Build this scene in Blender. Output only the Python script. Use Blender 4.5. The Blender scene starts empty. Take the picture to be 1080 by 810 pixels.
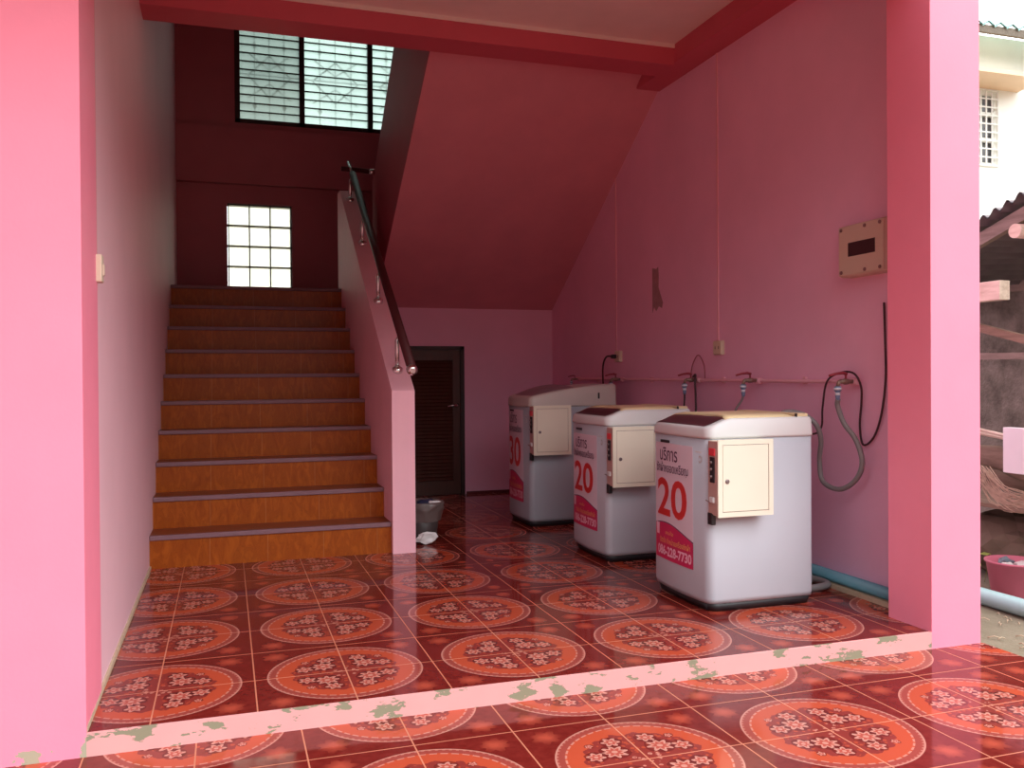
import bpy, bmesh, math, random
from mathutils import Matrix, Vector
PI = math.pi
random.seed(7)
sc = bpy.context.scene
COL = sc.collection

# ------------------------------------------------------------ camera
yaw, pitch, roll = 0.315, -0.008, -0.007
cy_, sy_ = math.cos(yaw), math.sin(yaw)
_r = Vector((cy_, -sy_, 0)); _f = Vector((sy_, cy_, 0)); _u = Vector((0, 0, 1))
_f2 = _f*math.cos(pitch)+_u*math.sin(pitch); _u2 = _u*math.cos(pitch)-_f*math.sin(pitch)
_r3 = _r*math.cos(roll)+_u2*math.sin(roll); _u3 = _u2*math.cos(roll)-_r*math.sin(roll)
cd = bpy.data.cameras.new('camera'); cam = bpy.data.objects.new('camera', cd); COL.objects.link(cam)
m = Matrix((( _r3.x, _u3.x, -_f2.x, -0.110), (_r3.y, _u3.y, -_f2.y, -4.030), (_r3.z, _u3.z, -_f2.z, 1.332), (0, 0, 0, 1)))
cam.matrix_world = m
cd.sensor_width = 36; cd.lens = 926.7/1080*36; cd.clip_start = .05; cd.clip_end = 300
sc.camera = cam

# ------------------------------------------------------------ exposure
sc.view_settings.view_transform = 'Standard'; sc.view_settings.look = 'None'
sc.view_settings.gamma = 1; sc.view_settings.exposure = 0.0
sc.view_settings.use_curve_mapping = False
sc.cycles.use_denoising = True
sc.cycles.max_bounces = 14; sc.cycles.diffuse_bounces = 8; sc.cycles.glossy_bounces = 5
sc.cycles.transmission_bounces = 6; sc.cycles.transparent_max_bounces = 10
sc.cycles.sample_clamp_indirect = 6

# ------------------------------------------------------------ node maths
class E:
    def __init__(s, nt, v): s.nt = nt; s.v = v
    def op(s, name, *o, out=0):
        n = s.nt.nodes.new('ShaderNodeMath'); n.operation = name
        for i, q in enumerate((s,)+o):
            q = q.v if isinstance(q, E) else q
            if isinstance(q, (int, float)): n.inputs[i].default_value = q
            else: s.nt.links.new(q, n.inputs[i])
        return E(s.nt, n.outputs[0])
    def __add__(s, o): return s.op('ADD', o)
    __radd__ = __add__
    def __mul__(s, o): return s.op('MULTIPLY', o)
    __rmul__ = __mul__
    def __sub__(s, o): return s.op('SUBTRACT', o)
    def __rsub__(s, o): return E(s.nt, o).op('SUBTRACT', s)
    def __truediv__(s, o): return s.op('DIVIDE', o)
    def abs(s): return s.op('ABSOLUTE')
    def sqrt(s): return s.op('SQRT')
    def mod(s, o): return s.op('FLOORED_MODULO', o)
    def lt(s, o): return s.op('LESS_THAN', o)
    def gt(s, o): return s.op('GREATER_THAN', o)
    def mn(s, o): return s.op('MINIMUM', o)
    def mx(s, o): return s.op('MAXIMUM', o)
    def sin(s): return s.op('SINE')
    def cos(s): return s.op('COSINE')
    def inv(s): return 1.0 - s
def atan2(a, b): return a.op('ARCTAN2', b)

# ------------------------------------------------------------ world: overcast sky, sun veiled on the right, darkened low on the street side to dim the interior
SKY_BASE, SKY_SUN, SKY_REAR = 1.6, 4.45, 1.2
w = bpy.data.worlds.new('overcast_sky'); sc.world = w; w.use_nodes = True
nt = w.node_tree; nt.nodes.clear()
wo = nt.nodes.new('ShaderNodeOutputWorld'); bg = nt.nodes.new('ShaderNodeBackground')
tc = nt.nodes.new('ShaderNodeTexCoord'); sp = nt.nodes.new('ShaderNodeSeparateXYZ'); nt.links.new(tc.outputs['Generated'], sp.inputs[0])
wx, wy, wz = (E(nt, sp.outputs[i]) for i in range(3))
sd_ = Vector((0.80, -0.42, 0.45)).normalized()
def wramp(e, a, b, lo=0., hi=1.):
    n = nt.nodes.new('ShaderNodeMapRange'); n.interpolation_type = 'SMOOTHSTEP'
    n.inputs[1].default_value = a; n.inputs[2].default_value = b; n.inputs[3].default_value = lo; n.inputs[4].default_value = hi
    nt.links.new(e.v, n.inputs[0]); return E(nt, n.outputs[0])
glow = wramp(wx*sd_.x + wy*sd_.y + wz*sd_.z, -.05, 1.0)
horizon = wramp(wz + wy.mx(0.)*.60, .05, .46, .05, 1.)
strength = (glow*SKY_SUN + SKY_BASE)*horizon + wramp(wy, .0, .8)*SKY_REAR
nt.links.new(strength.v, bg.inputs['Strength']); bg.inputs['Color'].default_value = (0.97, 0.99, 1.0, 1)
nt.links.new(bg.outputs[0], wo.inputs[0])

def new_mat(name):
    m = bpy.data.materials.new(name); m.use_nodes = True
    return m, m.node_tree, m.node_tree.nodes['Principled BSDF']
def rgb(c): return (c[0], c[1], c[2], 1)
def mixc(nt, f, a, b):
    n = nt.nodes.new('ShaderNodeMix'); n.data_type = 'RGBA'
    for v, i in ((f, 0), (a, 6), (b, 7)):
        v = v.v if isinstance(v, E) else v
        if isinstance(v, tuple): n.inputs[i].default_value = rgb(v)
        elif isinstance(v, (int, float)): n.inputs[i].default_value = v
        else: nt.links.new(v, n.inputs[i])
    return n.outputs[2]
def noise(nt, scale, detail=3, rough=.5, vec=None, dist=0):
    n = nt.nodes.new('ShaderNodeTexNoise'); n.inputs['Scale'].default_value = scale
    n.inputs['Detail'].default_value = detail; n.inputs['Roughness'].default_value = rough
    n.inputs['Distortion'].default_value = dist
    if vec is None: vec = nt.nodes.new('ShaderNodeTexCoord').outputs['Object']
    nt.links.new(vec, n.inputs['Vector'])
    return E(nt, n.outputs['Fac'])
def bump(nt, bs, h, strength=.2, dist=.01):
    b = nt.nodes.new('ShaderNodeBump'); b.inputs['Strength'].default_value = strength; b.inputs['Distance'].default_value = dist
    nt.links.new(h.v, b.inputs['Height']); nt.links.new(b.outputs[0], bs.inputs['Normal'])
def ramp(nt, f, a, b, lo=0., hi=1.):
    n = nt.nodes.new('ShaderNodeMapRange'); n.inputs[1].default_value = a; n.inputs[2].default_value = b
    n.inputs[3].default_value = lo; n.inputs[4].default_value = hi
    nt.links.new(f.v, n.inputs[0]); return E(nt, n.outputs[0])
def paint(name, c, rough=.55, amp=.08, bs_=.12, sc_=2.5, spec=.35):
    m, nt, bs = new_mat(name)
    n = noise(nt, sc_, 4, .6)
    d = tuple(x*(1-amp) for x in c); l = tuple(min(1, x*(1+amp)) for x in c)
    nt.links.new(mixc(nt, ramp(nt, n, .3, .7), d, l), bs.inputs['Base Color'])
    bs.inputs['Roughness'].default_value = rough; bs.inputs['Specular IOR Level'].default_value = spec
    bump(nt, bs, noise(nt, 60, 2), bs_, .004)
    return m
def simple(name, c, rough=.5, metal=0, spec=.5, amp=.05, sc_=8):
    m, nt, bs = new_mat(name)
    n = noise(nt, sc_, 3)
    d = tuple(x*(1-amp) for x in c); l = tuple(min(1, x*(1+amp)) for x in c)
    nt.links.new(mixc(nt, n, d, l), bs.inputs['Base Color'])
    bs.inputs['Roughness'].default_value = rough; bs.inputs['Metallic'].default_value = metal
    bs.inputs['Specular IOR Level'].default_value = spec
    return m

M = {}
M['pink'] = paint('hot_pink_paint', (.92, .27, .385), .5, .03, .1)
M['beam'] = paint('shaded_hot_pink_paint', (.55, .10, .14), .5, .04)  # same pink as the pillars, coloured darker so the beams look shaded
M['pink_wall'] = paint('pink_wall_paint', (.86, .48, .66), .55, .05, .15, 1.4)
M['parapet'] = paint('parapet_pink_paint', (.92, .50, .58), .55, .04, .12)
M['pale_wall'] = paint('pale_pink_wall_paint', (.84, .53, .60), .55, .04, .12, 1.2)
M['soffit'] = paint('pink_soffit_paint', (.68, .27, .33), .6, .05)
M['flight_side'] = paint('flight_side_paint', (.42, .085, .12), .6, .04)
M['ceil'] = paint('cream_ceiling_paint', (.78, .70, .66), .6, .04)
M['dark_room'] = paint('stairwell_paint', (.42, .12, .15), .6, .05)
M['white'] = paint('white_render', (.86, .86, .80), .7, .03)
M['chrome'] = simple('polished_steel', (.75, .72, .7), .18, 1)
M['rail'] = simple('dark_red_lacquered_rail', (.075, .014, .016), .45, 0, .25)
M['black'] = simple('black_plastic', (.018, .015, .018), .45)
M['darkframe'] = simple('dark_brown_frame', (.035, .014, .014), .5)
M['cable'] = simple('dark_red_brown_cable', (.05, .012, .018), .45)
M['hose'] = simple('grey_ribbed_hose', (.22, .20, .20), .5)
M['pipe_blue'] = simple('blue_pvc', (.12, .30, .38), .4)
M['pipe_pale'] = simple('pale_blue_pvc', (.34, .52, .52), .4)
M['tape'] = simple('white_thread_tape', (.7, .72, .78), .5)
M['tape_blue'] = simple('blue_fitting', (.15, .22, .35), .5)
M['tapred'] = simple('red_lever', (.30, .03, .05), .4)
M['brass'] = simple('dull_brass', (.30, .22, .17), .4, .7)
M['cream_plastic'] = simple('aged_cream_plastic', (.68, .56, .42), .45)
M['conduit'] = simple('pink_painted_conduit', (.82, .42, .50), .5)
M['cement'] = simple('bare_cement', (.36, .33, .27), .9, 0, .2, .2, 30)
M['dirtline'] = simple('dusty_cement_edge', (.52, .40, .28), .9, 0, .2, .2, 30)
M['dark_base'] = simple('dark_maroon_skirting', (.10, .02, .025), .4)
M['label_brown'] = simple('brown_box', (.20, .10, .10), .5)

def floor_mat(name, ox, oy):
    m, nt, bs = new_mat(name)
    T = .40
    t = nt.nodes.new('ShaderNodeTexCoord'); s = nt.nodes.new('ShaderNodeSeparateXYZ')
    nt.links.new(t.outputs['Object'], s.inputs[0])
    du = (E(nt, s.outputs[0])/T - ox + 1).mod(2.) - 1
    dv = (E(nt, s.outputs[1])/T - oy + 1).mod(2.) - 1
    r = (du*du + dv*dv).sqrt(); th = atan2(dv, du)
    au, av = du.abs(), dv.abs()
    grout = au.mn(av).mn((1.0-au).mn(1.0-av)).lt(.0075)
    n1 = noise(nt, 26, 4, .65); n2 = noise(nt, 90, 2, .6)
    DARK = (.125, .011, .009); DARK2 = (.17, .018, .014); BAND = (.27, .05, .038); OR = (.41, .064, .029)
    CR = (.48, .21, .165); CEN = (.21, .030, .024)
    # faint corner blossoms
    cu = 1.0-au; cv = 1.0-av
    bx = cu-.26; by = cv-.24
    br = (bx*bx+by*by).sqrt(); ba = atan2(by, bx)
    bl = br.lt(.15+.035*(ba*7.).cos())*ramp(nt, br+(n1-.5)*.16, .17, .03)
    base = mixc(nt, ramp(nt, n1, .35, .7), DARK, DARK2)
    base = mixc(nt, bl*.6, base, (.50, .09, .05))
    # medallion
    c = mixc(nt, r.lt(.868), base, BAND)
    outer = (r-.860).abs().lt(.009)
    c = mixc(nt, outer*.85, c, CR)
    c = mixc(nt, r.lt(.775), c, OR)
    dash = (r-.765).abs().lt(.010)*(th*46.).sin().gt(-.55)
    c = mixc(nt, dash*.8, c, CR)
    dash2 = (r-.845).abs().lt(.010)*(th*80.).sin().gt(.2)
    c = mixc(nt, dash2*.5, c, CR)
    sc_edge = r + (n1-.5)*.10 + (th*16.).cos()*.028
    c = mixc(nt, sc_edge.lt(.585), c, CEN)
    inner = sc_edge.lt(.55)
    vor = nt.nodes.new('ShaderNodeTexVoronoi'); vor.inputs['Scale'].default_value = 38
    nt.links.new(t.outputs['Object'], vor.inputs['Vector'])
    vd = E(nt, vor.outputs['Distance'])
    c = mixc(nt, inner*vd.lt(.34)*n2.gt(.38)*.8, c, OR)
    c = mixc(nt, (r+(th*4.).cos()*.03).lt(.17)*vd.lt(.36)*n2.gt(.42)*.8, c, CR)
    def flower(c, k, off, r0, R, npet):
        p = 2*PI/k
        tt = (th - off + p/2).mod(p) - p/2
        lx = r*tt.cos() - r0; ly = r*tt.sin()
        q = (lx*lx+ly*ly).sqrt(); a = atan2(ly, lx)
        edge = R*(.80+.20*(a*float(npet)).cos())+(n2-.5)*.03
        c = mixc(nt, q.lt(R*1.15+ (n1-.5)*.06)*.7, c, (.10, .012, .012))
        c = mixc(nt, q.lt(edge), c, CR)
        c = mixc(nt, q.lt(edge*.66), c, (.36, .07, .05))
        c = mixc(nt, q.lt(R*.22), c, CR)
        return c
    c = flower(c, 4, PI/4, .335, .135, 8)
    c = flower(c, 8, PI/8, .485, .098, 6)
    c = flower(c, 4, PI/4, .60, .042, 5)
    c = mixc(nt, grout, c, (.48, .17, .10))
    nt.links.new(c, bs.inputs['Base Color'])
    rough = ramp(nt, noise(nt, 3.2, 4, .6), .3, .75, .045, .13)
    rr = rough + grout*.35
    nt.links.new(rr.v, bs.inputs['Roughness'])
    bs.inputs['Specular IOR Level'].default_value = .22
    bump(nt, bs, (noise(nt, 5, 2)*.25) - grout*.3, .10, .004)
    return m
M['floor_in'] = floor_mat('medallion_tiles_inside', 1.0, 0.0)
M['floor_out'] = floor_mat('medallion_tiles_porch', 1.421, -.746)

def step_mat():
    m, nt, bs = new_mat('orange_marbled_step_tile')
    t = nt.nodes.new('ShaderNodeTexCoord'); mp = nt.nodes.new('ShaderNodeMapping')
    mp.inputs['Rotation'].default_value = (0, .75, 0); mp.inputs['Scale'].default_value = (9, 6, 3)
    nt.links.new(t.outputs['Object'], mp.inputs[0])
    n = noise(nt, 2.2, 5, .6, mp.outputs[0], 1.2)
    s = nt.nodes.new('ShaderNodeSeparateXYZ'); nt.links.new(t.outputs['Object'], s.inputs[0])
    c = mixc(nt, ramp(nt, n, .32, .68), (.27, .052, .006), (.40, .095, .010))
    vein = (n-.5).abs().lt(.012)
    c = mixc(nt, vein*.35, c, (.18, .035, .006))
    j = ((E(nt, s.outputs[0])+.63)/.40).mod(1.).lt(.012)
    c = mixc(nt, j*.25, c, (.55, .28, .12))
    nt.links.new(c, bs.inputs['Base Color']); bs.inputs['Roughness'].default_value = .3; bs.inputs['Specular IOR Level'].default_value = .2
    return m
M['step'] = step_mat()
M['tread'] = simple('brown_tread_tile', (.22, .05, .015), .4, 0, .25, .25, 14)
M['nosing'] = simple('grey_lilac_nosing', (.24, .13, .15), .6, 0, .2, .12, 20)

def peel_mat():
    m, nt, bs = new_mat('peeling_pink_riser_paint')
    t = nt.nodes.new('ShaderNodeTexCoord'); mp = nt.nodes.new('ShaderNodeMapping'); mp.inputs['Scale'].default_value = (1, 1, 2.6)
    nt.links.new(t.outputs['Object'], mp.inputs[0])
    n = noise(nt, 6.5, 6, .62, mp.outputs[0]); n2 = noise(nt, 2.2, 2)
    pk = mixc(nt, noise(nt, 5, 3), (.68, .31, .30), (.74, .37, .355))
    f = (n*.75+n2*.40).gt(.637)
    nt.links.new(mixc(nt, f, pk, (.25, .23, .15)), bs.inputs['Base Color'])
    bs.inputs['Roughness'].default_value = .7; bump(nt, bs, f.inv(), .4, .004)
    return m
M['peel'] = peel_mat()

def pink_foot_mat():
    m = M['pink'].copy(); m.name = 'hot_pink_paint_flaked_foot'; nt = m.node_tree; bs = nt.nodes['Principled BSDF']
    old = bs.inputs['Base Color'].links[0].from_socket
    t = nt.nodes.new('ShaderNodeTexCoord'); sp_ = nt.nodes.new('ShaderNodeSeparateXYZ'); nt.links.new(t.outputs['Object'], sp_.inputs[0])
    f = (noise(nt, 7, 5, .6) - ramp(nt, E(nt, sp_.outputs[2]), -.04, .07, 0., .35)).gt(.53)
    nt.links.new(mixc(nt, f, old, (.40, .36, .26)), bs.inputs['Base Color'])
    return m
M['pink_foot'] = pink_foot_mat()

def door_mat():
    m, nt, bs = new_mat('dark_brown_door_wood')
    t = nt.nodes.new('ShaderNodeTexCoord'); mp = nt.nodes.new('ShaderNodeMapping'); mp.inputs['Scale'].default_value = (14, 14, 1.5)
    nt.links.new(t.outputs['Object'], mp.inputs[0]); n = noise(nt, 2, 4, .6, mp.outputs[0])
    nt.links.new(mixc(nt, n, (.045, .014, .010), (.10, .032, .02)), bs.inputs['Base Color']); bs.inputs['Roughness'].default_value = .45
    return m
M['door'] = door_mat()
def wood(name, a, b):
    m, nt, bs = new_mat(name)
    t = nt.nodes.new('ShaderNodeTexCoord'); mp = nt.nodes.new('ShaderNodeMapping'); mp.inputs['Scale'].default_value = (14, 2, 14)
    nt.links.new(t.outputs['Object'], mp.inputs[0]); n = noise(nt, 2, 5, .65, mp.outputs[0])
    nt.links.new(mixc(nt, ramp(nt, n, .3, .7), a, b), bs.inputs['Base Color']); bs.inputs['Roughness'].default_value = .8
    bump(nt, bs, n, .4, .01); return m
M['wood_old'] = wood('weathered_brown_wood', (.15, .12, .09), (.27, .22, .17))
M['wood_pale'] = wood('pale_cut_wood', (.50, .38, .28), (.72, .60, .48))
M['wood_red'] = wood('reddish_brown_wood', (.17, .11, .07), (.27, .18, .12))

def glassy(name, tint, trans, diff):
    m = bpy.data.materials.new(name); m.use_nodes = True; nt = m.node_tree; nt.nodes.clear()
    o = nt.nodes.new('ShaderNodeOutputMaterial'); a = nt.nodes.new('ShaderNodeBsdfTransparent'); b = nt.nodes.new('ShaderNodeBsdfTranslucent')
    n = noise(nt, 6, 3); c = mixc(nt, n, tuple(x*.88 for x in tint), tint)
    nt.links.new(c, a.inputs[0]); nt.links.new(c, b.inputs[0])
    mx = nt.nodes.new('ShaderNodeMixShader'); mx.inputs[0].default_value = diff
    nt.links.new(a.outputs[0], mx.inputs[1]); nt.links.new(b.outputs[0], mx.inputs[2])
    g = nt.nodes.new('ShaderNodeBsdfGlossy'); g.inputs['Roughness'].default_value = .1
    m2 = nt.nodes.new('ShaderNodeMixShader'); m2.inputs[0].default_value = .06
    nt.links.new(mx.outputs[0], m2.inputs[1]); nt.links.new(g.outputs[0], m2.inputs[2]); nt.links.new(m2.outputs[0], o.inputs[0])
    return m
M['louvre'] = glassy('frosted_louvre_glass', (.68, .78, .745), 0, .38)
M['louvre_dusty'] = glassy('dusty_louvre_glass', (.47, .54, .51), 0, .42)
M['block'] = glassy('glass_block_glass', (1., 1., .90), 0, .3)

# ------------------------------------------------------------ mesh helpers
class MB:
    def __init__(s): s.v = []; s.f = []; s.mi = []; s.sm = []
    def add(s, vs, fs, mi=0, smooth=False):
        o = len(s.v); s.v += [tuple(v) for v in vs]
        for f in fs: s.f.append([i+o for i in f]); s.mi.append(mi); s.sm.append(smooth)
        return s
    def box(s, x0, x1, y0, y1, z0, z1, mi=0):
        v = [(x, y, z) for x in (x0, x1) for y in (y0, y1) for z in (z0, z1)]
        return s.add(v, [(0, 1, 3, 2), (4, 6, 7, 5), (0, 4, 5, 1), (2, 3, 7, 6), (0, 2, 6, 4), (1, 5, 7, 3)], mi)
    def bbox(s, x0, x1, y0, y1, z0, z1, b=.004, mi=0):    # box with bevelled edges
        bm = bmesh.new(); bmesh.ops.create_cube(bm, size=1)
        for v in bm.verts: v.co = Vector(((x0+x1)/2+v.co.x*(x1-x0), (y0+y1)/2+v.co.y*(y1-y0), (z0+z1)/2+v.co.z*(z1-z0)))
        bmesh.ops.bevel(bm, geom=bm.edges[:], offset=b, segments=2, affect='EDGES', profile=.5)
        bm.verts.index_update()
        s.add([v.co[:] for v in bm.verts], [[v.index for v in f.verts] for f in bm.faces], mi); bm.free(); return s
    def prism(s, poly, axis, a, b, mi=0):                  # poly in the two other axes
        def P(p, c):
            if axis == 0: return (c, p[0], p[1])
            if axis == 1: return (p[0], c, p[1])
            return (p[0], p[1], c)
        n = len(poly); v = [P(p, a) for p in poly]+[P(p, b) for p in poly]
        return s.add(v, [list(range(n)), list(range(2*n-1, n-1, -1))]+[(i, (i+1) % n, n+(i+1) % n, n+i) for i in range(n)], mi)
    def tube(s, pts, r, n=10, mi=0, smooth=True, sub=0, closed=False):
        pts = [Vector(p) for p in pts]
        if sub:
            q = []
            for i in range(len(pts)-1):
                p0 = pts[max(i-1, 0)]; p1 = pts[i]; p2 = pts[i+1]; p3 = pts[min(i+2, len(pts)-1)]
                for k in range(sub):
                    t = k/sub
                    q.append(.5*((2*p1)+(p2-p0)*t+(2*p0-5*p1+4*p2-p3)*t*t+(3*p1-p0-3*p2+p3)*t**3))
            q.append(pts[-1]); pts = q
        rs = r if isinstance(r, (list, tuple)) else [r]*len(pts)
        if len(rs) != len(pts): rs = [rs[0]+(rs[-1]-rs[0])*i/(len(pts)-1) for i in range(len(pts))]
        up = None; vs = []
        for i, p in enumerate(pts):
            d = (pts[min(i+1, len(pts)-1)]-pts[max(i-1, 0)]).normalized()
            if up is None:
                up = Vector((0, 0, 1)) if abs(d.z) < .9 else Vector((1, 0, 0))
            sd = d.cross(up).normalized(); up = sd.cross(d).normalized()
            for k in range(n):
                a = 2*PI*k/n; vs.append(p+(sd*math.cos(a)+up*math.sin(a))*rs[i])
        L = len(pts); fs = [(i*n+k, i*n+(k+1) % n, (i+1)*n+(k+1) % n, (i+1)*n+k) for i in range(L-1) for k in range(n)]
        s.add(vs, fs, mi, smooth)
        s.add(vs[:n], [list(range(n))[::-1]], mi); s.add(vs[-n:], [list(range(n))], mi)
        return s
    def lathe(s, prof, c=(0, 0, 0), n=24, mi=0, axis=2, smooth=True, cap=True, wob=None):
        vs = []
        for i, (r, z) in enumerate(prof):
            for k in range(n):
                a = 2*PI*k/n; rr = r*(1+(wob(a, i) if wob else 0))
                p = [rr*math.cos(a), rr*math.sin(a), z]
                if axis == 0: p = [z, p[0], p[1]]
                if axis == 1: p = [p[0], z, p[1]]
                vs.append((p[0]+c[0], p[1]+c[1], p[2]+c[2]))
        L = len(prof); fs = [(i*n+k, i*n+(k+1) % n, (i+1)*n+(k+1) % n, (i+1)*n+k) for i in range(L-1) for k in range(n)]
        s.add(vs, fs, mi, smooth)
        if cap: s.add(vs[:n], [list(range(n))[::-1]], mi); s.add(vs[-n:], [list(range(n))], mi)
        return s
    def build(s, name, mats, parent=None, loc=None):
        me = bpy.data.meshes.new(name); me.from_pydata(s.v, [], s.f); me.validate()
        mats = mats if isinstance(mats, (list, tuple)) else [mats]
        for q in mats: me.materials.append(q)
        if len(me.polygons) == len(s.mi):
            me.polygons.foreach_set('material_index', s.mi); me.polygons.foreach_set('use_smooth', s.sm)
        bm = bmesh.new(); bm.from_mesh(me); bmesh.ops.remove_doubles(bm, verts=bm.verts[:], dist=1e-6)
        bmesh.ops.recalc_face_normals(bm, faces=bm.faces[:])
        bm.to_mesh(me); bm.free()
        o = bpy.data.objects.new(name, me); COL.objects.link(o)
        if parent: o.parent = parent
        if loc: o.location = loc
        return o
def struct(o): o['kind'] = 'structure'; return o
def tag(o, label, cat, group=None, kind=None):
    o['label'] = label; o['category'] = cat
    if group: o['group'] = group
    if kind: o['kind'] = kind
    return o
def thing(name, label, cat, loc=(0, 0, 0), rz=0, group=None):
    o = bpy.data.objects.new(name, None); COL.objects.link(o); o.location = loc; o.rotation_euler = (0, 0, rz)
    o.empty_display_size = .1
    return tag(o, label, cat, group)
def copy_tree(o, parent=None):
    c = o.copy(); COL.objects.link(c); c.parent = parent
    for ch in list(o.children): copy_tree(ch, c)
    return c
def relabel(o, label): o['label'] = label; return o
def lens(o, label): o['label'] = label; return o

def text_mesh(txt, height=None, width=None, bold=0.0, extrude=.0006, align='CENTER'):
    cu = bpy.data.curves.new('t', 'FONT'); cu.body = txt; cu.size = 1; cu.offset = bold; cu.extrude = 0
    cu.resolution_u = 4
    o = bpy.data.objects.new('t', cu); COL.objects.link(o)
    dg = bpy.context.evaluated_depsgraph_get(); dg.update()
    me = bpy.data.meshes.new_from_object(o.evaluated_get(dg))
    bm = bmesh.new(); bm.from_mesh(me)
    if bm.verts:
        xa = min(v.co.x for v in bm.verts); xb = max(v.co.x for v in bm.verts); n_ = 10
        for i in range(1, n_): bmesh.ops.bisect_plane(bm, geom=bm.verts[:]+bm.edges[:]+bm.faces[:], plane_co=(xa+(xb-xa)*i/n_, 0, 0), plane_no=(1, 0, 0))
        bm.verts.index_update()
    vs = [v.co.copy() for v in bm.verts]; fs = [[v.index for v in f.verts] for f in bm.faces]; bm.free()
    bpy.data.objects.remove(o); bpy.data.curves.remove(cu); bpy.data.meshes.remove(me)
    if not vs: return [], []
    x0 = min(v.x for v in vs); x1 = max(v.x for v in vs); y0 = min(v.y for v in vs); y1 = max(v.y for v in vs)
    sx = (width/(x1-x0)) if width else height/(y1-y0); sy = (height/(y1-y0)) if height else sx
    return [((v.x-(x0+x1)/2)*sx, (v.y-(y0+y1)/2)*sy) for v in vs], fs

# ============================================================ THE SETTING
XL, XR, YF, YB = -.63, 3.55, -.40, 6.80
DROP = .0865
struct(MB().box(XL, XR, -.385, 5.78, -.30, 0).build('floor', M['floor_in']))
struct(MB().box(-4.5, 3.672, -9.0, YF, -.30, -DROP).build('floor', M['floor_out']))
struct(MB().box(-.62, 3.34, YF, -.385, -.30, .0015).build('trim_1', M['peel']))

def ground_mat():
    m, nt, bs = new_mat('sandy_dirt')
    n = noise(nt, 3, 6, .65); n2 = noise(nt, 40, 3, .7)
    c = mixc(nt, ramp(nt, n, .3, .7), (.15, .12, .075), (.23, .19, .13)); c = mixc(nt, n2.gt(.66)*.5, c, (.16, .11, .07))
    nt.links.new(c, bs.inputs['Base Color']); bs.inputs['Roughness'].default_value = .95; bump(nt, bs, n2, .6, .02)
    return m
M['dirt'] = ground_mat()
g = MB(); N = 40
vs = []; fs = []
def gx(i): t = i/N*2-1; return 4.5+ (abs(t)**2.2)*math.copysign(40, t)
for j in range(N+1):
    for i in range(N+1):
        x = gx(i); y = gx(j)-4.5
        vs.append((x, y, -.115+.012*math.sin(x*5.1+y*2.3)*math.cos(y*4.4-x)))
for j in range(N):
    for i in range(N): fs.append((j*(N+1)+i, j*(N+1)+i+1, (j+1)*(N+1)+i+1, (j+1)*(N+1)+i))
g.add(vs, fs, 0, True); struct(g.build('ground', M['dirt']))

# walls
struct(MB().box(XL-.2, XL, .03, YB+.2, 0, 6.3).build('wall_left', M['pale_wall']))
struct(MB().box(XL-.22, -.62, YF, .03, -.2, 4.4).build('pillar', M['pink_foot']))
struct(MB().box(-3.2, XL-.22, YF, .03, -.2, 4.4).build('wall_front', M['pink_foot']))
struct(MB().box(3.34, 3.66, YF, -.09, -.2, 4.4).build('pillar', M['pink']))
struct(MB().box(XR, XR+.11, -.09, YB+.2, -.1, 6.3).build('wall_right', M['pink_wall']))
# rear wall with two openings (louvred window, glass blocks)
LW = (.02, 2.46, 4.345, 5.62); GB = (-.075, .662, 2.405, 3.395)
rw = MB()
def wall_y(mb, x0, x1, z0, z1, holes, ya, yb):
    xs = sorted({x0, x1, *[h[0] for h in holes], *[h[1] for h in holes]}); zs = sorted({z0, z1, *[h[2] for h in holes], *[h[3] for h in holes]})
    for i in range(len(xs)-1):
        for j in range(len(zs)-1):
            cx, cz = (xs[i]+xs[i+1])/2, (zs[j]+zs[j+1])/2
            if any(h[0] < cx < h[1] and h[2] < cz < h[3] for h in holes): continue
            mb.box(xs[i], xs[i+1], ya, yb, zs[j], zs[j+1])
wall_y(rw, XL, XR, 2.2, 6.3, [LW, GB], YB, YB+.15)
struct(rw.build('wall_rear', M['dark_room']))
DR = (1.62, 2.47, 0, 1.685)
sw = MB(); wall_y(sw, 1.255, XR, 0, 2.13, [DR], 5.66, 5.76)
sw.box(1.6, 2.5, 5.735, 5.76, 0, 1.75)
struct(sw.build('wall_under_landing', M['pink_wall']))
# rear band beam, landing, stairwell lid, upper facade
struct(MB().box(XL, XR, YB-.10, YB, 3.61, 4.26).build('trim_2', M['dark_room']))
struct(MB().box(XL, 1.255, 5.525, YB, 2.13, 2.286).box(1.255, XR, 5.70, YB, 2.13, 2.286).build('landing', M['tread']))
struct(MB().box(XL-.2, XR+.11, -.1, YB+.2, 6.3, 6.45).build('ceiling', M['ceil']))
struct(MB().box(XL, XR, -.09, 2.27, 3.985, 4.12).build('ceiling', M['ceil']))
struct(MB().box(-3.2, 3.66, YF, -.09, 4.4, 7.4).build('wall_front_upper', M['pink']))
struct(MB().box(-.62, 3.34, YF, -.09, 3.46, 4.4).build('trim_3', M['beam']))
struct(MB().box(-3.2, 2.9, -1.5, YF, 3.46, 3.58).build('unseen_porch_shade', M['pink']))  # unseen roof added over the porch, sized to keep skylight off the interior
# beams
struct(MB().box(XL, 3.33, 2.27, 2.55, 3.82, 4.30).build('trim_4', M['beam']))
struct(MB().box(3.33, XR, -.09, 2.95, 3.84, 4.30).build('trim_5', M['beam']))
struct(MB().box(XL, 3.33, 2.262, 2.270, 3.955, 3.985).build('trim_6', M['ceil']))
# baseboards
struct(MB().box(XL, XL+.012, -.385, 2.6, 0, .022).build('baseboard_left', M['dirtline']))
struct(MB().box(3.47, XR, -.09, 5.66, 0, .028).build('baseboard_right', M['dirtline']))
struct(MB().box(1.255, 1.60, 5.645, 5.66, 0, .03).box(2.49, XR, 5.645, 5.66, 0, .03).build('baseboard_rear', M['dark_base']))

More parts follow.
